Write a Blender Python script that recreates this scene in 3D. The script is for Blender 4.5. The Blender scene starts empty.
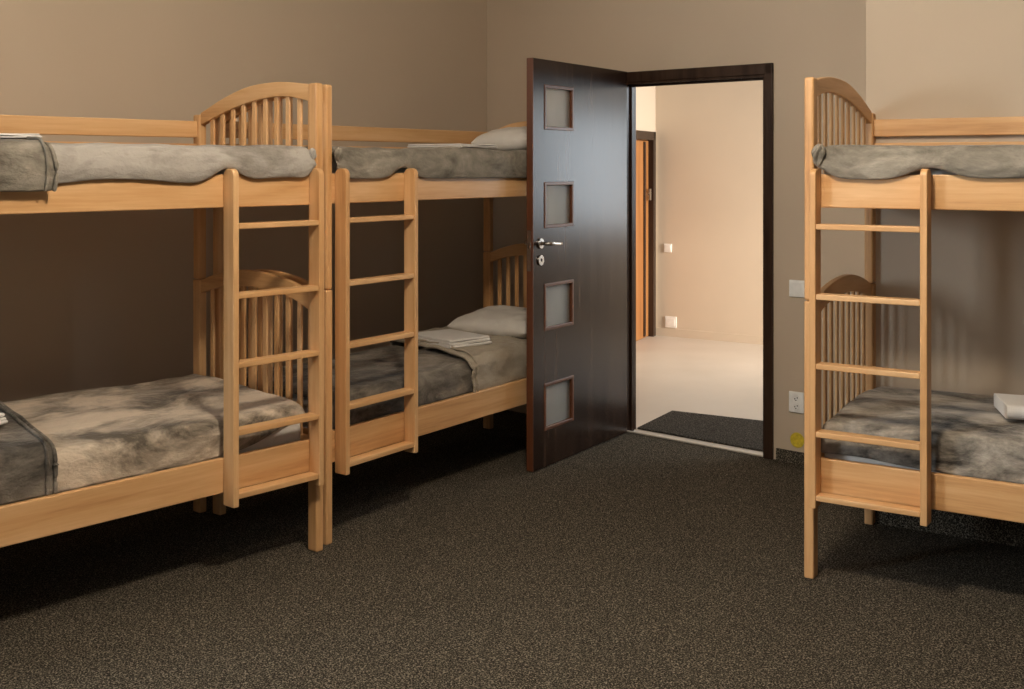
import bpy, bmesh, math, random
from mathutils import Vector, Matrix, noise

random.seed(7)
SC = bpy.context.scene
COL = SC.collection
PI = math.pi

# ------------------------------------------------------------------ camera
F_PX, HORIZON, EYE = 1146.0, 165.9, 1.50
cd = bpy.data.cameras.new('camera')
cam = bpy.data.objects.new('camera', cd)
COL.objects.link(cam)
cam.location = (0, 0, EYE)
cam.rotation_euler = (PI / 2, 0, 0)
cd.sensor_fit = 'HORIZONTAL'
cd.sensor_width = 36.0
cd.lens = 36.0 * F_PX / 1024.0
cd.shift_y = -(344.5 - HORIZON) / 1024.0
cd.clip_start = 0.05
SC.camera = cam

# ------------------------------------------------------------------ view, world, daylight
SC.view_settings.view_transform = 'Standard'
SC.view_settings.look = 'None'
SC.view_settings.gamma = 1.0
SC.view_settings.use_curve_mapping = False
SC.view_settings.exposure = 0.10
SC.cycles.max_bounces = 8
SC.cycles.diffuse_bounces = 5
SC.cycles.use_denoising = True
W = bpy.data.worlds.new('world')
SC.world = W
W.use_nodes = True
W.node_tree.nodes['Background'].inputs['Color'].default_value = (0.75, 0.85, 1.0, 1)
W.node_tree.nodes['Background'].inputs['Strength'].default_value = 0.4


def area(name, loc, direction, sx, sy, power, color, spread=PI):
    l = bpy.data.lights.new(name, 'AREA')
    l.shape = 'RECTANGLE'
    l.size, l.size_y = sx, sy
    l.energy = power
    l.color = color
    l.spread = spread
    o = bpy.data.objects.new(name, l)
    COL.objects.link(o)
    o.location = loc
    o.rotation_euler = Vector(direction).to_track_quat('-Z', 'Y').to_euler()
    return o


# room outline (plan), metres; camera stands at the origin looking along +Y
CORNER = Vector((-0.156, 7.153))            # left wall meets door wall
LEFT_END = Vector((-4.858, 0.681))
WIN_END = Vector((1.90, -3.98))
RIGHT_END = Vector((5.30, 2.447))
PIER = Vector((1.495, 4.840))               # free corner of the right wall
TH_L, TH_R = Vector((0.6482, 6.4598)), Vector((1.3145, 5.8849))
BD = (TH_R - TH_L).normalized()             # along the door wall, to the right
BN = Vector((-BD.y, BD.x))                  # into the hall
if BN.y < 0: BN = -BN
WD = (WIN_END - LEFT_END).normalized()      # along the window wall
WN = Vector((-WD.y, WD.x))                  # into the room
if WN.y < 0: WN = -WN
CEIL = 3.1
LD_ = (CORNER - LEFT_END).normalized()      # along the left wall
LN_ = Vector((LD_.y, -LD_.x))               # from the left wall into the room
# windows: (wall start, direction, into the room, centre, width, power, colour)
WIN = [(LEFT_END, LD_, LN_, 1.25, 1.50, 255, (0.83, 0.93, 1.0)), (LEFT_END, WD, WN, 6.35, 1.50, 14, (1.0, 0.93, 0.84))]  # the second is an added unseen window, weak fill for the left bunks
WIN_Z = (1.35, 2.75)
for p0, d, n, t, w, pw, col in WIN:
    c = p0 + d * t - n * 0.10
    area('window_daylight', (c.x, c.y, (WIN_Z[0] + WIN_Z[1]) / 2), (n.x, n.y, -0.05), w, WIN_Z[1] - WIN_Z[0], pw, col)
_l = bpy.data.lights.new('room_ceiling_lamp', 'POINT')
_l.energy, _l.color, _l.shadow_soft_size = 190, (1.0, 0.85, 0.66), 0.17
_o = bpy.data.objects.new('room_ceiling_lamp', _l)
COL.objects.link(_o)
_o.location = (0.10, 2.55, 2.97)
# hall: a window near the right end of its far wall, daylight from its open end, warm light low from the right
area('hall_window_daylight', (4.31, 8.12, 1.45), (-0.545, -0.839, 0), 1.1, 1.0, 24, (0.78, 0.90, 1.0))
area('hall_end_daylight', (4.6, 6.9, 2.35), (-0.85, 0.50, 0.0), 1.2, 1.0, 62, (0.85, 0.94, 1.0))
area('hall_warm_light', (4.4, 7.0, 1.25), (-0.70, 0.68, -0.12), 0.8, 1.2, 50, (1.0, 0.82, 0.64), math.radians(80))


# ------------------------------------------------------------------ materials
def mat(name):
    m = bpy.data.materials.new(name)
    m.use_nodes = True
    nt = m.node_tree
    b = nt.nodes['Principled BSDF']
    return m, nt, b


def N(nt, t, **kw):
    n = nt.nodes.new(t)
    for k, v in kw.items():
        setattr(n, k, v)
    return n


def ramp(nt, stops):
    r = N(nt, 'ShaderNodeValToRGB')
    e = r.color_ramp.elements
    while len(e) < len(stops): e.new(0.5)
    for i, (p, c) in enumerate(stops):
        e[i].position = p
        e[i].color = (*c, 1)
    return r


def coords(nt, scale=(1, 1, 1), kind='Object'):
    tc = N(nt, 'ShaderNodeTexCoord')
    mp = N(nt, 'ShaderNodeMapping')
    mp.inputs['Scale'].default_value = scale
    nt.links.new(tc.outputs[kind], mp.inputs['Vector'])
    return mp


def noise_tex(nt, mp, scale, detail=4, rough=0.5, dist=0.0):
    n = N(nt, 'ShaderNodeTexNoise')
    n.inputs['Scale'].default_value = scale
    n.inputs['Detail'].default_value = detail
    n.inputs['Roughness'].default_value = rough
    n.inputs['Distortion'].default_value = dist
    nt.links.new(mp.outputs[0], n.inputs['Vector'])
    return n


def bump(nt, b, src, strength, dist=0.01):
    bp = N(nt, 'ShaderNodeBump')
    bp.inputs['Strength'].default_value = strength
    bp.inputs['Distance'].default_value = dist
    nt.links.new(src, bp.inputs['Height'])
    nt.links.new(bp.outputs[0], b.inputs['Normal'])


def m_plain(name, col, rough=0.5, metal=0.0, spec=0.5, n_amt=0.06, n_scale=30):
    m, nt, b = mat(name)
    mp = coords(nt)
    n = noise_tex(nt, mp, n_scale)
    r = ramp(nt, [(0.3, tuple(c * (1 - n_amt) for c in col)), (0.7, tuple(min(1, c * (1 + n_amt)) for c in col))])
    nt.links.new(n.outputs['Fac'], r.inputs[0])
    nt.links.new(r.outputs[0], b.inputs['Base Color'])
    b.inputs['Roughness'].default_value = rough
    b.inputs['Metallic'].default_value = metal
    b.inputs['Specular IOR Level'].default_value = spec
    return m


def m_wood(name, axis, dark, mid, light, rough=0.42, scale=9.0, contrast=1.0):
    m, nt, b = mat(name)
    s = [scale * 1.6] * 3
    s[axis] = scale * 0.11
    mp = coords(nt, tuple(s))
    n = noise_tex(nt, mp, 1.0, 5, 0.55, 0.6)
    s2 = [110.0] * 3
    s2[axis] = 5.0
    mp2 = coords(nt, tuple(s2))
    n2 = noise_tex(nt, mp2, 1.0, 3, 0.6)
    mx = N(nt, 'ShaderNodeMath', operation='MULTIPLY_ADD')
    mx.inputs[1].default_value = 0.35
    nt.links.new(n2.outputs['Fac'], mx.inputs[0])
    nt.links.new(n.outputs['Fac'], mx.inputs[2])
    oi = N(nt, 'ShaderNodeObjectInfo')
    ad = N(nt, 'ShaderNodeMath', operation='MULTIPLY_ADD')
    ad.inputs[1].default_value = 0.14
    nt.links.new(oi.outputs['Random'], ad.inputs[0])
    nt.links.new(mx.outputs[0], ad.inputs[2])
    r = ramp(nt, [(0.42, dark), (0.66, mid), (0.95, light)])
    nt.links.new(ad.outputs[0], r.inputs[0])
    nt.links.new(r.outputs[0], b.inputs['Base Color'])
    b.inputs['Roughness'].default_value = rough
    bump(nt, b, n2.outputs['Fac'], 0.08, 0.002)
    return m


BEECH = ((0.40, 0.190, 0.066), (0.60, 0.335, 0.142), (0.72, 0.455, 0.230))
WX = m_wood('beech_grain_lengthwise', 0, *BEECH)
WY = m_wood('beech_grain_crosswise', 1, *BEECH)
WZ = m_wood('beech_grain_upright', 2, *BEECH)
WENGE = m_wood('wenge_veneer', 2, (0.011, 0.006, 0.004), (0.024, 0.012, 0.008), (0.046, 0.026, 0.017), rough=0.24)
WENGE.node_tree.nodes['Principled BSDF'].inputs['Specular IOR Level'].default_value = 0.30
MAHOG = m_wood('red_brown_edging', 2, (0.060, 0.018, 0.007), (0.095, 0.030, 0.011), (0.13, 0.045, 0.018), rough=0.4)
OAKDOOR = m_wood('orange_oak_veneer', 2, (0.20, 0.080, 0.022), (0.33, 0.14, 0.042), (0.42, 0.20, 0.07), rough=0.45)
CHROME = m_plain('brushed_steel', (0.62, 0.60, 0.57), 0.25, 1.0)
WHITEP = m_plain('white_plastic', (0.86, 0.86, 0.85), 0.35)
DARKP = m_plain('dark_hole_plastic', (0.03, 0.03, 0.03), 0.6)
YELLOW = m_plain('yellow_plastic', (0.58, 0.45, 0.03), 0.5, n_amt=0.25, n_scale=60)
STRIP = m_plain('pale_metal_strip', (0.62, 0.58, 0.52), 0.4, 0.3)
HALLTILE = None


def m_wall(name, col):
    m, nt, b = mat(name)
    mp = coords(nt)
    n = noise_tex(nt, mp, 1.2, 3)
    r = ramp(nt, [(0.3, tuple(c * 0.97 for c in col)), (0.7, tuple(c * 1.03 for c in col))])
    nt.links.new(n.outputs['Fac'], r.inputs[0])
    nt.links.new(r.outputs[0], b.inputs['Base Color'])
    b.inputs['Roughness'].default_value = 0.85
    n2 = noise_tex(nt, mp, 160, 2)
    bump(nt, b, n2.outputs['Fac'], 0.05, 0.002)
    return m


WALL = m_wall('taupe_wall_paint', (0.500, 0.410, 0.315))
HALLW = m_wall('beige_hall_paint', (0.60, 0.52, 0.425))
CEILM = m_wall('white_ceiling_paint', (0.62, 0.59, 0.55))
FILL_CUT = m_wall('dark_fill_cut_wall', (0.16, 0.13, 0.10))  # unseen walls darkened to cut the fill light reaching the berths


def m_carpet(name, dark, mid, light, scale=95):
    m, nt, b = mat(name)
    mp = coords(nt)
    n = noise_tex(nt, mp, scale, 3, 0.7)
    v = N(nt, 'ShaderNodeTexVoronoi')
    v.inputs['Scale'].default_value = scale * 1.1
    nt.links.new(mp.outputs[0], v.inputs['Vector'])
    mx = N(nt, 'ShaderNodeMath', operation='MULTIPLY_ADD')
    mx.inputs[1].default_value = 0.35
    nt.links.new(v.outputs['Distance'], mx.inputs[0])
    nt.links.new(n.outputs['Fac'], mx.inputs[2])
    r = ramp(nt, [(0.50, dark), (0.68, mid), (0.90, light)])
    nt.links.new(mx.outputs[0], r.inputs[0])
    nt.links.new(r.outputs[0], b.inputs['Base Color'])
    b.inputs['Roughness'].default_value = 1.0
    b.inputs['Specular IOR Level'].default_value = 0.05
    bump(nt, b, mx.outputs[0], 0.8, 0.012)
    return m


CARPET = m_carpet('speckled_charcoal_carpet', (0.008, 0.007, 0.0055), (0.044, 0.038, 0.029), (0.33, 0.285, 0.22), 185)
MATM = m_carpet('dark_doormat_pile', (0.016, 0.014, 0.012), (0.050, 0.045, 0.039), (0.16, 0.145, 0.125), 130)
m_, nt_, b_ = mat('pale_hall_floor')
mp_ = coords(nt_)
n_ = noise_tex(nt_, mp_, 2.0, 3)
r_ = ramp(nt_, [(0.3, (0.52, 0.47, 0.41)), (0.7, (0.58, 0.53, 0.47))])
nt_.links.new(n_.outputs['Fac'], r_.inputs[0])
nt_.links.new(r_.outputs[0], b_.inputs['Base Color'])
b_.inputs['Roughness'].default_value = 0.45
HALLTILE = m_


def m_velvet(name, dark, light, lo=0.36, hi=0.66, scale=3.2):
    m, nt, b = mat(name)
    mp = coords(nt, (1.0, 1.7, 1.7))
    n = noise_tex(nt, mp, scale, 7, 0.66, 0.45)
    r = ramp(nt, [(lo, dark), ((lo + hi) / 2, tuple((a + c) / 2 for a, c in zip(dark, light))), (hi, light)])
    nt.links.new(n.outputs['Fac'], r.inputs[0])
    nt.links.new(r.outputs[0], b.inputs['Base Color'])
    b.inputs['Roughness'].default_value = 0.75
    b.inputs['Specular IOR Level'].default_value = 0.2
    b.inputs['Sheen Weight'].default_value = 0.35
    b.inputs['Sheen Roughness'].default_value = 0.35
    b.inputs['Sheen Tint'].default_value = (0.9, 0.85, 0.78, 1)
    n2 = noise_tex(nt, mp, 90, 3, 0.6)
    n3 = noise_tex(nt, mp, 16, 3, 0.6, 0.4)
    mx = N(nt, 'ShaderNodeMath', operation='MULTIPLY_ADD')
    mx.inputs[1].default_value = 0.25
    nt.links.new(n2.outputs['Fac'], mx.inputs[0])
    nt.links.new(n3.outputs['Fac'], mx.inputs[2])
    bump(nt, b, mx.outputs[0], 0.55, 0.014)
    return m


V_SILVER = m_velvet('silver_grey_plush', (0.15, 0.135, 0.115), (0.38, 0.355, 0.325), 0.30, 0.52)
V_OLIVE = m_velvet('olive_grey_plush', (0.085, 0.075, 0.058), (0.34, 0.31, 0.26), 0.34, 0.66, 5.0)
V_DARK = m_velvet('dark_grey_plush', (0.040, 0.035, 0.030), (0.25, 0.22, 0.185), 0.38, 0.66, 4.0)
V_BROWN = m_velvet('brown_grey_plush', (0.10, 0.083, 0.064), (0.60, 0.505, 0.40), 0.37, 0.56)
V_ASH = m_velvet('ash_grey_plush', (0.034, 0.030, 0.026), (0.44, 0.395, 0.335), 0.36, 0.64, 4.2)
V_BEIGE = m_velvet('beige_plush', (0.25, 0.21, 0.16), (0.40, 0.35, 0.28))


def m_linen(name, col):
    m, nt, b = mat(name)
    mp = coords(nt)
    n = noise_tex(nt, mp, 14, 4, 0.6)
    r = ramp(nt, [(0.3, tuple(c * 0.93 for c in col)), (0.7, col)])
    nt.links.new(n.outputs['Fac'], r.inputs[0])
    nt.links.new(r.outputs[0], b.inputs['Base Color'])
    b.inputs['Roughness'].default_value = 0.9
    bump(nt, b, n.outputs['Fac'], 0.4, 0.012)
    return m


LINEN = m_linen('white_linen', (0.66, 0.63, 0.59))
GREYLINEN = m_linen('pale_grey_linen', (0.50, 0.47, 0.43))
TOWEL = m_linen('white_terry', (0.74, 0.72, 0.70))
m_, nt_, b_ = mat('frosted_glass')
mp_ = coords(nt_)
n_ = noise_tex(nt_, mp_, 8, 2)
r_ = ramp(nt_, [(0.3, (0.74, 0.74, 0.70)), (0.7, (0.80, 0.80, 0.77))])
nt_.links.new(n_.outputs['Fac'], r_.inputs[0])
nt_.links.new(r_.outputs[0], b_.inputs['Base Color'])
b_.inputs['Roughness'].default_value = 0.55
b_.inputs['Transmission Weight'].default_value = 0.8
b_.inputs['IOR'].default_value = 1.2
FROST = m_


# ------------------------------------------------------------------ mesh helpers
class MB:
    def __init__(s):
        s.v, s.f = [], []

    def box(s, x0, x1, y0, y1, z0, z1):
        if x1 < x0: x0, x1 = x1, x0
        b = len(s.v)
        s.v += [(x0, y0, z0), (x1, y0, z0), (x1, y1, z0), (x0, y1, z0), (x0, y0, z1), (x1, y0, z1), (x1, y1, z1), (x0, y1, z1)]
        s.f += [tuple(b + i for i in q) for q in ((3, 2, 1, 0), (4, 5, 6, 7), (0, 1, 5, 4), (1, 2, 6, 5), (2, 3, 7, 6), (3, 0, 4, 7))]
        return s

    def prism(s, pts, z0, z1):
        """plan polygon pts extruded from z0 to z1"""
        b, n = len(s.v), len(pts)
        s.v += [(p[0], p[1], z0) for p in pts] + [(p[0], p[1], z1) for p in pts]
        s.f.append(tuple(b + i for i in reversed(range(n))))
        s.f.append(tuple(b + n + i for i in range(n)))
        for i in range(n):
            j = (i + 1) % n
            s.f.append((b + i, b + j, b + n + j, b + n + i))
        return s

    def slab_x(s, pts, x0, x1):
        """(y, z) polygon extruded along x"""
        if x1 < x0: x0, x1 = x1, x0
        b, n = len(s.v), len(pts)
        s.v += [(x0, p[0], p[1]) for p in pts] + [(x1, p[0], p[1]) for p in pts]
        s.f.append(tuple(b + i for i in reversed(range(n))))
        s.f.append(tuple(b + n + i for i in range(n)))
        for i in range(n):
            j = (i + 1) % n
            s.f.append((b + i, b + j, b + n + j, b + n + i))
        return s

    def ribbon_x(s, top, bot, x0, x1):
        """two matching (y, z) lines, filled between and extruded along x"""
        if x1 < x0: x0, x1 = x1, x0
        b, n = len(s.v), len(top)
        for x in (x0, x1):
            s.v += [(x, *p) for p in top] + [(x, *p) for p in bot]
        o = 2 * n
        for i in range(n - 1):
            s.f.append((b + i, b + i + 1, b + n + i + 1, b + n + i))
            s.f.append((b + o + n + i, b + o + n + i + 1, b + o + i + 1, b + o + i))
            s.f.append((b + o + i, b + o + i + 1, b + i + 1, b + i))
            s.f.append((b + n + i, b + n + i + 1, b + o + n + i + 1, b + o + n + i))
        s.f.append((b, b + n, b + o + n, b + o))
        s.f.append((b + n - 1, b + o + n - 1, b + o + 2 * n - 1, b + 2 * n - 1))
        return s

    def cyl(s, c, axis, r, h, n=24):
        a = Vector(axis).normalized()
        t = a.orthogonal().normalized()
        q = a.cross(t)
        c = Vector(c)
        b = len(s.v)
        for k in (0, 1):
            for i in range(n):
                th = 2 * PI * i / n
                s.v.append(tuple(c + a * h * k + (t * math.cos(th) + q * math.sin(th)) * r))
        s.f.append(tuple(b + i for i in reversed(range(n))))
        s.f.append(tuple(b + n + i for i in range(n)))
        for i in range(n):
            j = (i + 1) % n
            s.f.append((b + i, b + j, b + n + j, b + n + i))
        return s

    def ring(s, c, axis, r0, r1, h, n=24):
        a = Vector(axis).normalized()
        t = a.orthogonal().normalized()
        q = a.cross(t)
        c = Vector(c)
        b = len(s.v)
        for k, r in ((0, r1), (1, r1), (1, r0), (0, r0)):
            for i in range(n):
                th = 2 * PI * i / n
                s.v.append(tuple(c + a * h * k + (t * math.cos(th) + q * math.sin(th)) * r))
        for k in range(4):
            k2 = (k + 1) % 4
            for i in range(n):
                j = (i + 1) % n
                s.f.append((b + k * n + i, b + k * n + j, b + k2 * n + j, b + k2 * n + i))
        return s

    def tube(s, pts, r, n=10):
        pts = [Vector(p) for p in pts]
        b = len(s.v)
        for k, p in enumerate(pts):
            d = (pts[min(k + 1, len(pts) - 1)] - pts[max(k - 1, 0)]).normalized()
            t = d.cross(Vector((0, 0, 1)))
            t = t.normalized() if t.length > 1e-3 else Vector((1, 0, 0))
            q = d.cross(t)
            rr = r[k] if isinstance(r, (list, tuple)) else r
            for i in range(n):
                th = 2 * PI * i / n
                s.v.append(tuple(p + (t * math.cos(th) + q * math.sin(th)) * rr))
        for k in range(len(pts) - 1):
            for i in range(n):
                j = (i + 1) % n
                s.f.append((b + k * n + i, b + k * n + j, b + (k + 1) * n + j, b + (k + 1) * n + i))
        s.f.append(tuple(b + i for i in reversed(range(n))))
        s.f.append(tuple(b + (len(pts) - 1) * n + i for i in range(n)))
        return s

    def grid(s, nu, nv, fn):
        b = len(s.v)
        for i in range(nu + 1):
            for j in range(nv + 1):
                s.v.append(tuple(fn(i / nu, j / nv)))
        for i in range(nu):
            for j in range(nv):
                a = b + i * (nv + 1) + j
                s.f.append((a, a + nv + 1, a + nv + 2, a + 1))
        return s

    def build(s, name, material, parent=None, bevel=0.0, seg=2, smooth=False, subsurf=0, solid=0.0):
        me = bpy.data.meshes.new(name)
        me.from_pydata(s.v, [], s.f)
        bm = bmesh.new()
        bm.from_mesh(me)
        bmesh.ops.recalc_face_normals(bm, faces=bm.faces)
        bm.to_mesh(me)
        bm.free()
        me.materials.append(material)
        o = bpy.data.objects.new(name, me)
        COL.objects.link(o)
        if parent: o.parent = parent
        if solid:
            md = o.modifiers.new('thickness', 'SOLIDIFY')
            md.thickness = abs(solid)
            md.offset = 1.0 if solid > 0 else -1.0
        if bevel:
            md = o.modifiers.new('bevel', 'BEVEL')
            md.width = bevel
            md.segments = seg
            md.limit_method = 'ANGLE'
            md.angle_limit = math.radians(40)
        if subsurf:
            md = o.modifiers.new('smooth', 'SUBSURF')
            md.levels = md.render_levels = subsurf
        if smooth:
            for p in me.polygons: p.use_smooth = True
        elif bevel:
            for p in me.polygons: p.use_smooth = False
        return o


def empty(name, loc=(0, 0, 0), rz=0.0):
    o = bpy.data.objects.new(name, None)
    COL.objects.link(o)
    o.location = loc
    o.rotation_euler = (0, 0, rz)
    o.empty_display_size = 0.1
    return o


def tag(o, label, cat, group=None):
    o['label'] = label
    o['category'] = cat
    if group: o['group'] = group
    return o


def struct(o, label=None):
    o['kind'] = 'structure'
    if label: o['label'] = label
    return o


# ------------------------------------------------------------------ room shell
def wall_box(mb, p, q, n, thick, z0, z1):
    """plan strip from p to q, thickness away from the room (direction n)"""
    a, b = Vector(p), Vector(q)
    mb.prism([a, b, b + n * thick, a + n * thick], z0, z1)


def perp_out(p, q, inside):
    d = (Vector(q) - Vector(p)).normalized()
    n = Vector((-d.y, d.x))
    if (Vector(inside) - Vector(p)).dot(n) > 0: n = -n
    return n


INSIDE = Vector((0, 3))
PIER_D = (RIGHT_END - PIER).normalized()
PIER_N = perp_out(PIER, RIGHT_END, INSIDE)
# the pier's return meets the door wall
_den = BD.x * -PIER_N.y + BD.y * PIER_N.x
_r = PIER - TH_R
_t = (_r.x * -PIER_N.y + _r.y * PIER_N.x) / _den
RETURN = TH_R + BD * _t

floor = MB()
floor.prism([CORNER + (CORNER - TH_R).normalized() * 0.0, TH_L, TH_R, RETURN, PIER, RIGHT_END, WIN_END, LEFT_END], -0.08, 0.0)
struct(floor.build('floor', CARPET), 'dark speckled carpet floor of the bunk room')
# ceiling
ce = MB()
ce.prism([CORNER + BN * .1, RETURN + BN * .1, PIER + PIER_N * .1, RIGHT_END + PIER_N * .1, WIN_END, LEFT_END], CEIL, CEIL + 0.1)
struct(ce.build('ceiling', CEILM))
# left wall
w = MB()
n = perp_out(LEFT_END, CORNER, INSIDE)
t, ww = WIN[0][3], WIN[0][4]
a, b = LEFT_END + LD_ * (t - ww / 2), LEFT_END + LD_ * (t + ww / 2)
wall_box(w, LEFT_END, a, n, 0.12, 0, CEIL)
wall_box(w, b, CORNER + LD_ * .12, n, 0.12, 0, CEIL)
wall_box(w, a, b, n, 0.12, 0, WIN_Z[0])
wall_box(w, a, b, n, 0.12, WIN_Z[1], CEIL)
struct(w.build('wall_left', WALL), 'taupe painted wall behind the two left bunks')
# door wall with its opening
OP0, OP1, OPZ = -0.036, 0.885, 1.985             # rough opening, along BD from TH_L
WT = 0.08
w = MB()
wall_box(w, CORNER, TH_L + BD * OP0, BN, WT, 0, CEIL)
wall_box(w, TH_L + BD * OP1, RETURN, BN, WT, 0, CEIL)
wall_box(w, TH_L + BD * OP0, TH_L + BD * OP1, BN, WT, OPZ, CEIL)
struct(w.build('wall_back', WALL), 'taupe wall with the open doorway')
# right wall pier: front face and return
w = MB()
w.prism([PIER, RIGHT_END, RIGHT_END + PIER_N * .12, RETURN + PIER_D * 2.2, RETURN], 0, CEIL)
struct(w.build('wall_right', WALL), 'taupe wall behind the right bunk')
w = MB()
n = perp_out(RIGHT_END, WIN_END, INSIDE)
wall_box(w, RIGHT_END, WIN_END, n, 0.12, 0, CEIL)
struct(w.build('wall_side', FILL_CUT))
# window wall behind the camera, with two openings
w = MB()
L = (WIN_END - LEFT_END).length
edges = [0.0]
for t, ww in [WIN[1][3:5]]: edges += [t - ww / 2, t + ww / 2]
edges.append(L)
for k in range(0, len(edges), 2):
    wall_box(w, LEFT_END + WD * edges[k], LEFT_END + WD * edges[k + 1], -WN, 0.12, 0, CEIL)
for t, ww in [WIN[1][3:5]]:
    a, b = LEFT_END + WD * (t - ww / 2), LEFT_END + WD * (t + ww / 2)
    wall_box(w, a, b, -WN, 0.12, 0, WIN_Z[0])
    wall_box(w, a, b, -WN, 0.12, WIN_Z[1], CEIL)
struct(w.build('wall_front', FILL_CUT))
for i, (p0, d, n, t, ww, pw, col) in enumerate(WIN):
    fr = MB()
    o = empty('window_%d' % (i + 1), (*(p0 + d * t - n * .04), 0), math.atan2(d.y, d.x))
    z0, z1 = WIN_Z
    h = ww / 2
    fr.box(-h, -h + .05, -.03, .03, z0, z1).box(h - .05, h, -.03, .03, z0, z1)
    fr.box(-h, h, -.03, .03, z0, z0 + .05).box(-h, h, -.03, .03, z1 - .05, z1)
    fr.box(-.03, .03, -.025, .025, z0, z1)
    fr.build('window_frame', WHITEP, o)
    struct(o)
# carpet skirting turned up along the walls
SK = 0.06
sk = MB()
wall_box(sk, TH_L + BD * (OP1 + .045), RETURN - BD * .012, -BN, 0.010, 0, SK)
struct(sk.build('baseboard_back', CARPET), 'dark carpet strip turned up along the door wall')
sk = MB()
n = perp_out(LEFT_END, CORNER, INSIDE)
wall_box(sk, LEFT_END, CORNER, -n, 0.010, 0, SK)
struct(sk.build('baseboard_left', CARPET))
sk = MB()
wall_box(sk, PIER, RIGHT_END, -PIER_N, 0.010, 0, 0.125)  # skirting raised; its upper dark band stands in for shade under the bunk
struct(sk.build('baseboard_right_shade', CARPET))

# ------------------------------------------------------------------ hall beyond the door
HC = Vector((1.273, 10.165))                     # far left corner of the hall
HF = Vector((math.cos(math.radians(-33)), math.sin(math.radians(-33))))
HLd = Vector((math.cos(math.radians(66)), math.sin(math.radians(66))))
HN = Vector((-HF.y, HF.x))                     # beyond the far wall
H_FARR = HC + HF * 4.6
H_NEARL = HC - HLd * 3.35
HNl_ = Vector((-HLd.y, HLd.x))
hf = MB()
hf.prism([TH_L - BD * 1.0, TH_L, TH_R, TH_R + BD * 3.2, H_FARR + Vector((.3, -.2)), H_FARR, HC, HC - HLd * .1 + HNl_ * .3, H_NEARL + HNl_ * .3], -0.08, 0.0)
struct(hf.build('floor_hall', HALLTILE), 'pale grey floor of the hall')
w = MB()
wall_box(w, HC - HF * .12, H_FARR, HN, 0.12, 0, CEIL)
struct(w.build('wall_hall', HALLW), 'beige far wall of the hall')
HNl = Vector((-HLd.y, HLd.x))                  # away from the hall on its left side
HD0, HD1, HDZ = 0.035, 1.0, 1.80               # hall door casing, measured back from HC
w = MB()
wall_box(w, HC - HLd * 2.95, HC - HLd * (HD1 - .06), HNl, 0.12, 0, CEIL)
wall_box(w, HC - HLd * (HD0 + .06), HC, HNl, 0.12, 0, CEIL)
wall_box(w, HC - HLd * (HD1 - .06), HC - HLd * (HD0 + .06), HNl, 0.12, HDZ - .06, CEIL)
struct(w.build('wall_hall_left', HALLW))
w = MB()
w.prism([TH_R + BD * 1.9 + BN * WT, H_FARR, H_FARR + Vector((.1, 0)), TH_R + BD * 1.9 + BN * WT + Vector((.1, 0))], 0, 1.2)
struct(w.build('wall_hall_right', HALLW))
w = MB()
w.prism([TH_L - BD * 1.2 + BN * WT, TH_R + BD * 3.2 + BN * WT, H_FARR + HN * .1, HC + HN * .1, H_NEARL], CEIL, CEIL + .1)
struct(w.build('ceiling_hall', CEILM))
bb = MB()
wall_box(bb, HC, H_FARR, -HN, 0.012, 0, 0.07)
struct(bb.build('baseboard_hall', HALLW), 'beige skirting of the hall wall')
# hall door
hd = empty('door_2', (*HC, 0), math.atan2(-HLd.y, -HLd.x))     # +x runs back towards the viewer along the hall's left wall
c = MB()
c.box(HD0, HD0 + .075, -.015, .135, 0, HDZ).box(HD1 - .075, HD1, -.015, .135, 0, HDZ).box(HD0, HD1, -.015, .135, HDZ - .075, HDZ)
# the local +y points into the hall for this frame, so mirror to sit in the wall
sgn = 1 if (Matrix.Rotation(hd.rotation_euler.z, 2) @ Vector((0, 1))).dot(HNl) > 0 else -1
c.v = [(x, y * sgn, z) for x, y, z in c.v]
c.build('door_casing', WENGE, hd, bevel=.003)
lf = MB()
lf.box(HD0 + .08, HD1 - .08, .03, .07, 0.006, HDZ - .08)
lf.v = [(x, y * sgn, z) for x, y, z in lf.v]
lfo = lf.build('door_leaf', OAKDOOR, hd, bevel=.003)
st = MB()
st.box(HD0 + .19, HD0 + .23, .018, .03, 0.02, HDZ - .09)  # thin dark upright line on the leaf
st.v = [(x, y * sgn, z) for x, y, z in st.v]
st.build('dark_line', WENGE, lfo)
hn = MB()
hy = .018 * sgn
hn.cyl((HD0 + .13, .03 * sgn, 1.25), (0, -sgn, 0), .014, .03)
hn.box(HD0 + .11, HD0 + .15, -.006 * sgn, .006 * sgn, 1.20, 1.30)
hn.build('hinge', CHROME, lfo)
struct(hd, 'orange oak door in a dark casing at the end of the hall')


def on_line(x, P, d):
    """plan point on the line P + t d that the photograph shows in column x"""
    k = (x - 512) / F_PX
    t = (k * P.y - P.x) / (d.x - k * d.y)
    return P + d * t


def zat(y, Q): return EYE - (y - HORIZON) * Q.y / F_PX


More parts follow.
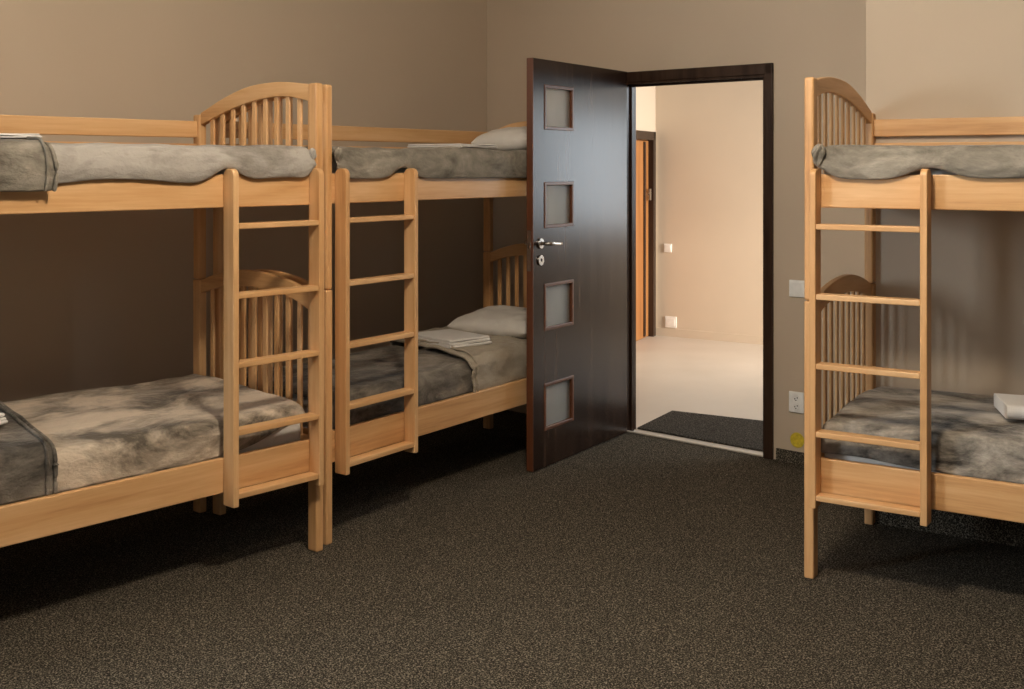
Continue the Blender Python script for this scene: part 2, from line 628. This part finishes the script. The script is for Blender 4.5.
def plate(name, P, d, nrm, z, wdt, hgt, kind, label, cat, group=None, mat_=WHITEP):
    """a switch or a socket on a wall; nrm points into the room"""
    o = empty(name, (P.x, P.y, z), math.atan2(d.y, d.x))
    s = 1 if (Matrix.Rotation(o.rotation_euler.z, 2) @ Vector((0, 1))).dot(nrm) > 0 else -1
    fr = MB().box(-wdt / 2, wdt / 2, min(0, .010 * s), max(0, .010 * s), -hgt / 2, hgt / 2)
    fr.build('cover_plate', mat_, o, bevel=.004)
    if kind == 'switch':
        r = MB()
        y0, y1 = .010 * s, .016 * s
        q = wdt * .36
        r.v = [(-q, y0, -q), (q, y0, -q), (q, y0, q), (-q, y0, q), (-q, .012 * s, -q), (q, .012 * s, -q), (q, y1, q), (-q, y1, q)]
        r.f = [(0, 1, 2, 3), (4, 5, 6, 7), (0, 1, 5, 4), (1, 2, 6, 5), (2, 3, 7, 6), (3, 0, 4, 7)]
        r.build('rocker', mat_, o, bevel=.0015)
    elif kind == 'socket':
        for zc in (-.020, .020):
            r = MB().ring((0, .010 * s, zc), (0, s, 0), .0145, .0185, .004)
            so = r.build('socket_ring', mat_, o, bevel=.001)
            h = MB()
            for k in (-1, 1): h.cyl((k * .007, .0095 * s, zc + k * .003), (0, s, 0), .0032, .0022, 10)
            h.cyl((0, .0095 * s, zc - .010), (0, s, 0), .0024, .007, 8)
            h.build('pin_hole', DARKP, so)
    else:
        r = MB().box(-wdt * .36, wdt * .36, min(.01 * s, .013 * s), max(.01 * s, .013 * s), -hgt * .34, hgt * .34)
        r.build('insert', mat_, o, bevel=.0015)
    return tag(o, label, cat, group)


P = on_line(668, HC, HF); plate('light_switch', P, HF, -HN, zat(248, P), .075, .075, 'switch', 'small white light switch high on the beige hall wall', 'light switch', 'light switches')
P = on_line(671, HC, HF); plate('power_socket', P, HF, -HN, zat(322, P), .11, .10, 'socket2', 'white socket low on the hall wall above the skirting', 'power socket', 'power sockets')
P = on_line(797.5, TH_R, BD); plate('light_switch', P, BD, -BN, zat(288.5, P), .085, .085, 'switch', 'white light switch on the wall between doorway and right bunk', 'light switch', 'light switches')
P = on_line(797, TH_R, BD); plate('power_socket', P, BD, -BN, zat(402, P), .082, .105, 'socket', 'white double power socket below the switch beside the right bunk post', 'power socket', 'power sockets')
P = on_line(797.5, TH_R, BD)
o = empty('junction_box', (P.x, P.y, 0.118), math.atan2(BD.y, BD.x))
s = 1 if (Matrix.Rotation(o.rotation_euler.z, 2) @ Vector((0, 1))).dot(-BN) > 0 else -1
MB().ring((0, 0, 0), (0, s, 0), .031, .038, .006).build('rim', YELLOW, o, bevel=.001)
MB().cyl((0, 0, 0), (0, s, 0), .031, .003).build('back_plate', YELLOW, o)
tag(o, 'round yellow junction box low on the wall beside the right bunk', 'junction box')

# doormat in the hall
a = TH_L + BD * .04 + BN * .17
mt = MB()
q = [Vector((0.715, 6.66)), Vector((0.972, 7.116)), TH_R + BD * .75 + BN * .60, TH_R + BD * .75 + BN * .15, TH_R + BN * .02, TH_L + BD * .05 + BN * .02]
q = [TH_L + BD * .004 + BN * .095, Vector((0.975, 6.985)), TH_R + BD * .62 + BN * .93, TH_R + BD * .62 + BN * .095]
cx = sum((p.x for p in q)) / 4; cy = sum((p.y for p in q)) / 4
mt.prism([(p.x - cx, p.y - cy) for p in q], 0.0, 0.010)
o = mt.build('doormat', MATM, None, bevel=.004)
o.location = (cx, cy, 0.0005)
tag(o, 'dark grey doormat on the pale hall floor behind the threshold', 'doormat')

# ------------------------------------------------------------------ doorway and door leaf
BA = math.atan2(BD.y, BD.x)
dt = empty('trim_1', (*TH_L, 0), BA)          # +x along the wall, -y into the room
J0, J1, JZ = 0.0, 0.857, 1.957
c = MB()
c.box(-.085, J0 - .012, -.020, 0, 0, 2.027).box(J1 + .012, .914, -.020, 0, 0, 2.027).box(-.085, .914, -.020, 0, JZ + .012, 2.027)
c.build('door_casing', WENGE, dt, bevel=.004)
c = MB()
c.box(J0 - .034, J0, -.012, WT + .01, 0, JZ).box(J1, J1 + .027, -.012, WT + .01, 0, JZ).box(J0 - .034, J1 + .027, -.012, WT + .01, JZ, JZ + .026)
c.build('door_jamb', WENGE, dt, bevel=.002)
c = MB()
c.box(J0, J0 + .012, .030, .055, 0, JZ).box(J1 - .012, J1, .030, .055, 0, JZ).box(J0, J1, .030, .055, JZ - .012, JZ)
c.build('door_stop', WENGE, dt, bevel=.002)
c = MB()
c.box(J1 - .0025, J1, .004, .026, .98, 1.17)
c.build('strike_plate', CHROME, dt)
struct(dt, 'dark brown door frame around the open doorway')
th = MB()
th.box(J0, J1, -.006, .008, 0.0, 0.010)
o = th.build('trim_2', STRIP, None, bevel=.004)
o.location = (*TH_L, 0); o.rotation_euler = (0, 0, BA)
struct(o, 'pale metal threshold strip between carpet and hall')
# floor under the opening
tf = MB()
tf.prism([TH_L, TH_R, TH_R + BN * WT, TH_L + BN * WT], -.08, -0.0005)
o = tf.build('floor_threshold', HALLTILE)
struct(o)

NEAR = Vector((0.1020, 5.590)); HINGE = Vector((0.6434, 6.4240))
LD = (HINGE - NEAR).normalized(); LL = (HINGE - NEAR).length
LT = 0.036
dl = empty('door_1', (*NEAR, 0), math.atan2(LD.y, LD.x))    # +x from the free edge to the hinges, -y faces the room, +y the bunks
DZ0, DZ1 = 0.008, 2.028
WX0, WX1 = 0.115, 0.385
WZS = [(1.690, 1.895), (1.200, 1.410), (0.690, 0.905), (0.195, 0.410)]
lf = MB()
lf.box(.004, WX0, 0, LT, DZ0, DZ1).box(WX1, LL, 0, LT, DZ0, DZ1)
zz = [DZ1] + [v for a, b in WZS for v in (b, a)] + [DZ0]
for k in range(0, len(zz), 2): lf.box(WX0, WX1, 0, LT, zz[k + 1], zz[k])
leaf = lf.build('door_leaf', WENGE, dl)
MB().box(0, .004, 0, LT, DZ0, DZ1).build('edge_band', MAHOG, leaf)
for a, b in WZS:
    g = MB().box(WX0 + .004, WX1 - .004, LT / 2 - .003, LT / 2 + .003, a + .004, b - .004).build('glass_pane', FROST, dl)
    r = MB()
    bw = .014
    for y0, y1 in ((-.004, LT / 2 - .003), (LT / 2 + .003, LT + .004)):
        r.box(WX0 - .010, WX0 + bw * .5, y0, y1, a - .010, b + .010).box(WX1 - bw * .5, WX1 + .010, y0, y1, a - .010, b + .010)
        r.box(WX0, WX1, y0, y1, a - .010, a + bw * .5).box(WX0, WX1, y0, y1, b - bw * .5, b + .010)
    r.build('glazing_bead', MAHOG, g, bevel=.003)
for side in (-1, 1):
    y = 0.0 if side < 0 else LT
    h = empty('door_handle'); h.parent = dl
    MB().cyl((.068, y, 1.118), (0, side, 0), .026, .009).build('rosette', CHROME, h, bevel=.003)
    pts = [(.068, y + side * .008, 1.118), (.068, y + side * .040, 1.118), (.073, y + side * .050, 1.118), (.085, y + side * .054, 1.118), (.125, y + side * .055, 1.116), (.165, y + side * .053, 1.113), (.185, y + side * .050, 1.114)]
    MB().tube(pts, [.010, .010, .0105, .0105, .009, .0085, .010]).build('lever', CHROME, h, smooth=True)
    k = MB().ring((.068, y, 1.035), (0, side, 0), .008, .026, .008)
    ko = k.build('key_rosette', CHROME, dl, bevel=.002)
    MB().box(.0655, .0705, min(y, y + side * .004), max(y, y + side * .004), 1.018, 1.045).build('keyhole', DARKP, ko)
lk = MB().box(-.002, 0, .010, .032, .985, 1.185).build('lock_plate', CHROME, dl)
lb = MB()
lb.v = [(-.014, .013, 1.10), (-.002, .013, 1.10), (-.002, .029, 1.10), (-.002, .013, 1.125), (-.014, .013, 1.125), (-.002, .029, 1.125)]
lb.f = [(0, 1, 2), (3, 4, 5), (0, 1, 3, 4), (1, 2, 5, 3), (2, 0, 4, 5)]
lb.build('latch', CHROME, lk)
for z in (0.25, 1.05, 1.80):
    MB().cyl((LL + .005, LT * .6, z - .04), (0, 0, 1), .007, .08, 14).build('hinge', CHROME, dl)
struct(dl, 'dark brown door with four frosted panes standing open into the room')

# ------------------------------------------------------------------ bunk beds
TU, TV = 0.036, 0.052                      # post section
Z_SEAM, Z_TOP = 1.009, 1.823
LOW = (0.317, 0.442)
UPP = (1.349, 1.470)
RUNGS = [1.292, 1.041, 0.792, 0.549, 0.321]


BEDS = {                                    # front corner at the ladder end, turn, +1 ladder left / -1 ladder right
    'L': ((-0.751, 4.452), math.radians(47.9), -1),
    'M': ((-0.720, 4.543), math.radians(55.0), 1),
    'R': ((1.076, 4.165), math.radians(-32.2), 1),
}
DIMS = {'L': (.825, 2.05, .041, .410), 'M': (.700, 2.00, .055, .448), 'R': (.800, 2.05, .037, .408)}    # width, length, ladder start and width
PLAN_SHEAR = {'L': .024, 'M': .022, 'R': .016}    # plan shear per bed, fitted to the view: front side shifted towards the ladder end


def plan_shear(root, key):
    """shear the plan of the bed (or of bedding lying in it) a degree or two out of square"""
    done = set()

    def go(o):
        if o.type == 'MESH' and o.data.name not in done:
            done.add(o.data.name)
            for v in o.data.vertices:
                v.co.x -= BEDS[key][2] * PLAN_SHEAR[key] * (1 - v.co.y / DIMS[key][0])
        for c in o.children: go(c)
    go(root)
    return root


def interp(pts, s):
    for (a, za), (b, zb) in zip(pts, pts[1:]):
        if s <= b:
            t = (s - a) / (b - a)
            return za + (zb - za) * t
    return pts[-1][1]


def smooth_line(pts, n):
    """Catmull-Rom through (s, z) pairs, sampled at n+1 even steps of s"""
    out = []
    for i in range(n + 1):
        s = i / n
        k = 0
        while k < len(pts) - 2 and s > pts[k + 1][0]: k += 1
        p1, p2 = pts[k], pts[k + 1]
        p0 = pts[k - 1] if k > 0 else (2 * p1[0] - p2[0], 2 * p1[1] - p2[1])
        p3 = pts[k + 2] if k + 2 < len(pts) else (2 * p2[0] - p1[0], 2 * p2[1] - p1[1])
        t = (s - p1[0]) / (p2[0] - p1[0])
        m1 = (p2[1] - p0[1]) / (p2[0] - p0[0]) * (p2[0] - p1[0])
        m2 = (p3[1] - p1[1]) / (p3[0] - p1[0]) * (p2[0] - p1[0])
        h = (2 * t**3 - 3 * t**2 + 1) * p1[1] + (t**3 - 2 * t**2 + t) * m1 + (-2 * t**3 + 3 * t**2) * p2[1] + (t**3 - t**2) * m2
        out.append((s, h))
    return out


ARCH_UP = ([(0, 1.816), (.15, 1.832), (.32, 1.838), (.55, 1.826), (.77, 1.787), (1, 1.728)],
           [(0, 1.752), (.2, 1.777), (.45, 1.770), (.73, 1.732), (1, 1.675)])
ARCH_FOOT = ([(0, 1.70), (.25, 1.738), (.5, 1.750), (.75, 1.738), (1, 1.69)],
             [(0, 1.64), (.25, 1.680), (.5, 1.692), (.75, 1.680), (1, 1.635)])
ARCH_LOW = ([(0, 1.006), (.2, 1.045), (.45, 1.068), (.65, 1.066), (.87, 1.036), (1, 1.006)],
            [(0, .935), (.16, .976), (.43, .998), (.62, 1.0), (.82, .983), (1, .95)])


def make_bed(key, label):
    """s = +1: ladder at the left end; s = -1: mirrored. local x runs along the bed, y to the wall"""
    loc, ang, s = BEDS[key]
    BW, BLEN, L0, LW = DIMS[key]
    bed = empty('bunk_bed', (loc[0], loc[1], 0), ang)
    X = lambda u: u * s

    def bx(u0, u1, v0, v1, z0, z1): return MB().box(X(u0), X(u1), v0, v1, z0, z1)

    for end in (0, 1):
        u0, u1 = (0, TU) if end == 0 else (BLEN - TU, BLEN)
        foot = end == 1
        for v0, v1, tall in ((0, TV, True), (BW - TV, BW, False)):
            bx(u0, u1, v0, v1, 0, Z_SEAM - .001).build('post', WZ, bed, bevel=.006, seg=3)
            zt = Z_TOP if tall and not foot else (1.722 if not foot else 1.695)
            bx(u0, u1, v0, v1, Z_SEAM + .001, zt).build('post', WZ, bed, bevel=.009, seg=3)
        for arch, zr in ((ARCH_LOW, LOW), (ARCH_FOOT if foot else ARCH_UP, UPP)):
            va, vb = TV - .004, BW - TV + .004
            top = [(va + (vb - va) * q, z) for q, z in smooth_line(arch[0], 28)]
            bot = [(va + (vb - va) * q, z) for q, z in smooth_line(arch[1], 28)]
            hb = MB().ribbon_x(top, bot, X(u0 + .005), X(u1 - .005)).build('arched_rail', WY, bed, bevel=.004)
            bx(u0 + .007, u1 - .007, va, vb, zr[0], zr[1]).build('end_rail', WY, bed, bevel=.003)
            nsl = 9
            for k in range(nsl):
                q = (k + 1) / (nsl + 1)
                vc = va + (vb - va) * q
                zt = interp(smooth_line(arch[1], 28), q) + .012
                uc = (u0 + u1) / 2
                bx(uc - .005, uc + .005, vc - .0125, vc + .0125, zr[1] - .004, zt).build('spindle', WZ, hb, bevel=.003)
    for zr in (LOW, UPP):
        bx(TU, BLEN - TU, .010, .034, *zr).build('side_rail', WX, bed, bevel=.004)
        bx(TU, BLEN - TU, BW - .034, BW - .010, *zr).build('side_rail', WX, bed, bevel=.004)
        sl = MB()
        for k in range(13):
            u = .12 + k * (BLEN - .24) / 12
            sl.box(X(u - .035), X(u + .035), .036, BW - .036, zr[0] + .022, zr[0] + .040)
        for v0 in (.034, BW - .056): sl.box(X(TU + .01), X(BLEN - TU - .01), v0, v0 + .022, zr[0] + .002, zr[0] + .022)
        sl.build('slatted_base', WY, bed)
    bx(TU - .006, BLEN - TU + .006, BW - .032, BW - .010, 1.622, 1.694).build('guard_rail', WX, bed, bevel=.004)
    bx(TU, BLEN - TU, BW - .032, BW - .010, 1.500, 1.596).build('guard_rail', WX, bed, bevel=.004)
    # ladder
    lad = empty('ladder'); lad.parent = bed
    y0, y1 = -.054, .008
    for u0, u1 in ((L0, L0 + .024), (L0 + LW - .024, L0 + LW)):
        zt, r = 1.490, .026
        pts = [(y0, .274), (y1, .274), (y1, zt - r)]
        for k in range(1, 8): pts.append((y1 - r * (1 - math.cos(k * PI / 16)), zt - r + r * math.sin(k * PI / 16)))
        pts.append((y1 - r, zt)); pts.append((y0 + r, zt))
        for k in range(7, 0, -1): pts.append((y0 + r * (1 - math.cos(k * PI / 16)), zt - r + r * math.sin(k * PI / 16)))
        pts.append((y0, zt - r))
        MB().slab_x(pts, X(u0), X(u1)).build('stile', WZ, lad, bevel=.003)
    for z in RUNGS:
        bx(L0 + .024, L0 + LW - .024, y0 + .002, y1 - .004, z - .020, z).build('rung', WX, lad, bevel=.003)
    return tag(bed, label, 'bunk bed', 'wooden bunk beds')


plan_shear(make_bed('L', 'wooden bunk bed along the left wall with its ladder at the right end'), 'L')
plan_shear(make_bed('M', 'wooden bunk bed in the middle, partly behind the open dark door'), 'M')
plan_shear(make_bed('R', 'wooden bunk bed standing alone right of the doorway'), 'R')


def place(o, key):
    (x, y), a, s = BEDS[key]
    o.location = (x, y, 0)
    o.rotation_euler = (0, 0, a)
    return o


def at_bed(key, u, v, z):
    (x, y), a, s = BEDS[key]
    lx = u * s - s * PLAN_SHEAR[key] * (1 - v / DIMS[key][0])
    return Vector((x + lx * math.cos(a) - v * math.sin(a), y + lx * math.sin(a) + v * math.cos(a), z))


def nz(*p): return noise.noise(Vector(p))


# ---- mattresses
def mattress(key, tier, label):
    z0, z1 = (LOW[0] + .042, .540) if tier == 'low' else (UPP[0] + .042, 1.535)
    s = BEDS[key][2]
    BW, BLEN = DIMS[key][:2]
    u0, u1, v0, v1 = .048, BLEN - .048, .062, BW - .058
    m = MB().box(u0 * s, u1 * s, v0, v1, z0, z1)
    o = m.build('mattress', LINEN, None, bevel=.028, seg=4)
    for p in o.data.polygons: p.use_smooth = True
    place(o, key)
    tag(o, label, 'mattress', 'bunk mattresses')
    pp = MB()
    for z in (z0 + .014, z1 - .014):
        r = .004
        a = .004
        pts = [(u0 + a, v0 - .001), (u1 - a, v0 - .001), (u1 + .001, v0 + a), (u1 + .001, v1 - a), (u1 - a, v1 + .001), (u0 + a, v1 + .001), (u0 - .001, v1 - a), (u0 - .001, v0 + a)]
        pp.tube([(p[0] * s, p[1], z) for p in pts + pts[:1]], r, 6)
    pp.build('piping', LINEN, o)
    return plan_shear(o, key)


# ---- blankets as draped sheets over the mattress
def profile_at(pts, w):
    ls = [0.0]
    for a, b in zip(pts, pts[1:]): ls.append(ls[-1] + math.hypot(b[0] - a[0], b[1] - a[1]))
    d = w * ls[-1]
    for k in range(len(pts) - 1):
        if d <= ls[k + 1] or k == len(pts) - 2:
            t = (d - ls[k]) / max(1e-9, ls[k + 1] - ls[k])
            return pts[k][0] + (pts[k + 1][0] - pts[k][0]) * t, pts[k][1] + (pts[k + 1][1] - pts[k][1]) * t


def blanket(key, name, material, u0, u1, zt, zb, vf, label, cat, group, hem=None, tilt=0.0, wr=.006, seed=0, rear_z=None, belly=0.0, nu=90, nv=70, sag=0.0, thick=.009, end_round=.03, hem_roll=False, knot=0.0):
    """zt top height, zb(u) front bottom height, vf front plane; hem(v) shifts u0 over the width"""
    s = BEDS[key][2]
    BW, BLEN = DIMS[key][:2]
    if u1 is None: u1 = BLEN - .06
    vr = BW - .046
    rz = rear_z if rear_z is not None else zt - .06

    def fn(a, w):
        u = u0 + (u1 - u0) * a
        z_b = zb(u)
        R = .016
        pts = [(vr, rz), (vr, zt - R)]
        for k in range(1, 5): pts.append((vr - R * (1 - math.cos(k * PI / 8)), zt - R + R * math.sin(k * PI / 8)))
        R2 = .036
        pts.append((vf + R2, zt))
        for k in range(1, 5): pts.append((vf + R2 - R2 * math.sin(k * PI / 8), zt - R2 + R2 * math.cos(k * PI / 8)))
        zz = min(z_b, zt - R2 - .004)
        for k in range(1, 7):
            t = k / 6
            pts.append((vf - belly * math.sin(PI * t), zt - R2 + (zz - (zt - R2)) * t))
        v, z = profile_at(pts, w)
        flat = 1.0 if z > zt - .03 else 0.0
        uu = u
        if hem: uu = u + hem(v) * (1 - a) ** 2
        # wrinkles
        h = wr * (nz(uu * 3.1 + seed, v * 5.3, z * 6) + .6 * nz(uu * 8 + seed, v * 9 + 4, z * 10) + .35 * nz(uu * 17, v * 21 + seed, z * 20))
        fold = wr * 1.2 * max(0.0, nz(uu * 2.3 + v * 4.2 + seed * 2, v * .8, 3.3)) ** 1.3
        crown = sag * math.sin(PI * min(1, max(0, v / BW)))
        if flat: z += h + fold + crown + tilt * max(0.0, v) / BW
        else: v -= abs(h) * 1.2 + fold * .5
        e = min(a * (u1 - u0), (1 - a) * (u1 - u0))
        if e < end_round and z > zt - .06: z -= (end_round - e) ** 2 / end_round * .6
        return (uu * s, v, z)

    m = MB().grid(nu, nv, fn)
    if knot:
        # the corner of the sheet bunched up against the post
        def lump(a, b):
            th, ph = 2 * PI * a, PI * b
            rr = 1 + .20 * math.sin(5 * th + 3 * ph) + .30 * nz(math.cos(th) * 1.7 + seed, math.sin(th) * 1.7, ph * 1.3)
            return ((u0 + .014 + .024 * knot * rr * math.sin(ph) * math.cos(th)) * s, vf - .004 + .026 * knot * rr * math.sin(ph) * math.sin(th), zt - .030 + .042 * knot * math.cos(ph))
        m.grid(40, 24, lump)
    if hem_roll:
        # thick rolled hem running across the bed at u0
        for off, rr in ((0.0, .008), (.028, .006)):
            line = []
            for j in range(nv + 1):
                x, v, z = fn(off / (u1 - u0), j / nv)
                flat = z > zt - .03
                line.append((x, v - (0 if flat else .004), z + (.006 if flat else 0)))
            m.tube(line[6:], rr, 8)
    o = m.build(name, material, None, smooth=True, subsurf=1, solid=-thick)
    # make sure the sheet faces outwards before it is thickened
    place(o, key)
    plan_shear(o, key)
    return tag(o, label, cat, group)


def bump1(u, c, w): return math.exp(-((u - c) / w) ** 2)


GB = 'grey plush blankets'
mattress('L', 'low', 'white mattress on the lower berth of the left bunk')
mattress('L', 'up', 'mattress under the silver grey blanket on the upper left berth')
mattress('M', 'low', 'mattress on the lower berth of the middle bunk beneath the pillow')
mattress('M', 'up', 'mattress on the upper berth of the middle bunk beside the door')
mattress('R', 'low', 'mattress with a pale edge on the lower berth of the right bunk')
mattress('R', 'up', 'mattress on the upper berth of the right bunk')

UPT = 1.576
blanket('L', 'blanket', V_SILVER, .046, 1.28, UPT,
        lambda u: 1.444 + .052 * bump1(u, .445, .075) + .047 * bump1(u, .045, .028) + .010 * math.sin(u * 9), -.003,
        'silver grey plush blanket over the upper berth of the left bunk', 'blanket', GB, seed=1, belly=.012, wr=.009, knot=.55)
blanket('M', 'blanket', V_OLIVE, .046, None, UPT,
        lambda u: 1.447 + .048 * bump1(u, .465, .075) + .040 * bump1(u, .05, .04) - .006 * u, -.003,
        'olive grey plush blanket over the upper berth of the middle bunk', 'blanket', GB, seed=5, belly=.012, wr=.009, knot=.75)
blanket('R', 'blanket', V_OLIVE, .046, None, UPT - .008,
        lambda u: 1.455 + .040 * bump1(u, .445, .09) + .040 * bump1(u, .05, .05) - .006 * math.sin(u * 5), -.003,
        'olive grey plush blanket over the upper berth of the right bunk', 'blanket', GB, seed=9, belly=.014, wr=.009, knot=1.0)

LT_ = .568
blanket('L', 'blanket', V_BROWN, .046, 1.20, LT_, lambda u: .437 + .088 * bump1(u, .05, .20), .047,
        'brown grey plush blanket on the lower berth of the left bunk', 'blanket', GB, seed=13, tilt=.040, sag=.012, wr=.009, belly=-.001)
blanket('M', 'blanket', V_DARK, .046, 1.13, LT_, lambda u: .437, .047,
        'dark grey plush blanket on the lower berth of the middle bunk', 'blanket', GB, seed=17, tilt=.020, sag=.012, wr=.009, belly=-.001)
blanket('R', 'blanket', V_ASH, .046, None, LT_, lambda u: .437 + .018 * bump1(u, .15, .18), .047,
        'dark grey plush blanket on the lower berth of the right bunk', 'blanket', GB, seed=21, tilt=.020, sag=.012, wr=.009, belly=-.001)

# second blankets folded over the far halves
GF = 'folded blankets'
blanket('L', 'folded_blanket', V_OLIVE, 1.108, None, UPT + .010, lambda u: 1.418, -.026,
        'thick olive grey blanket folded over the far half of the upper left berth', 'blanket', GF, seed=25, belly=.014, wr=.008,
        hem=lambda v: .02 * math.sin(v * 7), hem_roll=True, thick=.012, nu=60)
blanket('L', 'folded_blanket', V_DARK, 1.070, None, LT_ + .036, lambda u: .440, .036,
        'dark blanket with a stitched hem folded over the lower left berth', 'blanket', GF, seed=29, tilt=.040, belly=-.001, wr=.006, sag=.012,
        hem=lambda v: -.15 * (v / .78) ** 1.2, hem_roll=True, thick=.010, nu=60)
blanket('M', 'folded_blanket', V_BEIGE, .990, None, LT_ + .034, lambda u: .440, .036,
        'pale beige blanket folded back on the lower berth of the middle bunk', 'blanket', GF, seed=33, tilt=.020, belly=-.001, wr=.019, sag=.012,
        hem=lambda v: .12 * (v / .70), hem_roll=True, thick=.010, nu=60)


# ---- pillows and towels
def pillow(key, u, v, z, lu, lv, h, rz, label, tilt=0.0, seed=0, material=LINEN):
    o = None
    m = MB()
    n = 26

    def side(sgn):
        def fn(a, b):
            x, y = a * 2 - 1, b * 2 - 1
            ed = (1 - abs(x) ** 3.2) * (1 - abs(y) ** 3.2)
            t = max(0.0, ed) ** .5
            pinch = 1 - .07 * (x * x + y * y - x * x * y * y)
            cr = .012 * (nz(x * 3 + seed, y * 3, sgn) + .6 * nz(x * 7, y * 7 + seed, sgn)) * t
            return (x * lu / 2 * pinch, y * lv / 2 * pinch, sgn * (h / 2 * t) + cr + (h / 2))
        m.grid(n, n, fn)
    side(1); side(-1)
    o = m.build('pillow', material, None, smooth=True)
    bm = bmesh.new(); bm.from_mesh(o.data)
    bmesh.ops.remove_doubles(bm, verts=bm.verts, dist=.0008)
    bmesh.ops.recalc_face_normals(bm, faces=bm.faces)
    bm.to_mesh(o.data); bm.free()
    for p in o.data.polygons: p.use_smooth = True
    md = o.modifiers.new('smooth', 'SUBSURF'); md.levels = md.render_levels = 1
    o.location = at_bed(key, u, v, z)
    o.rotation_euler = (0, tilt, BEDS[key][1] + rz)
    return tag(o, label, 'pillow', 'white pillows')


def towel(key, u, v, z, lu, lv, h, rz, label, layers=3, group='folded white linen', name='folded_towel'):
    o = empty(name, at_bed(key, u, v, z), BEDS[key][1] + rz)
    for k in range(layers):
        z0 = k * h / layers
        t = h / layers * .97
        n = 10
        r = t / 2
        # folded layer: rounded at its front fold
        pts = []
        for q in range(n + 1):
            th = PI / 2 + PI * q / n
            pts.append((-lv / 2 + r + r * math.cos(th) + .004 * k, z0 + r + r * math.sin(th)))
        pts += [(lv / 2 - .004 * k, z0 + .001), (lv / 2 - .004 * k, z0 + t - .001)]
        l = lu / 2 - .003 * k
        m = MB()
        nx = 14
        rows = []
        for i in range(nx + 1):
            x = -l + 2 * l * i / nx
            dz = .003 * nz(x * 9 + k, u * 3, 1.0)
            rows.append([(x, p[0] + .003 * nz(x * 12, k * 2.0, p[1] * 10), p[1] + dz) for p in pts])
        b = 0
        for row in rows: m.v += row
        c = len(pts)
        for i in range(nx):
            for j in range(c):
                j2 = (j + 1) % c
                m.f.append((i * c + j, (i + 1) * c + j, (i + 1) * c + j2, i * c + j2))
        m.f.append(tuple(range(c))); m.f.append(tuple(nx * c + j for j in range(c)))
        m.build('fold', TOWEL, o, bevel=.003)
    return tag(o, label, 'folded towel', group)


pillow('M', 1.69, .335, .610, .44, .54, .120, .05, 'white pillow on the lower middle berth beside the open door', tilt=-.10, seed=2)
pillow('M', 1.75, .290, 1.580, .36, .44, .125, .0, 'white pillow on the upper middle berth, half hidden by the door', tilt=-.12, seed=6, material=LINEN)
towel('M', 1.20, .33, .622, .26, .34, .040, -.25, 'white folded towel on the lower middle berth in front of the pillow')
towel('M', 1.22, .33, 1.590, .30, .34, .018, .0, 'flat white folded sheet on the upper berth of the middle bunk', layers=2)
towel('L', 1.31, .36, .640, .34, .30, .036, .3, 'white folded towel on the dark folded blanket at the left edge')
towel('L', 1.27, .20, 1.590, .36, .28, .014, .0, 'white folded towel on the upper left berth at the left edge')
towel('R', .76, .42, .602, .34, .24, .052, .35, 'white folded towel on the lower berth of the right bunk', layers=1)
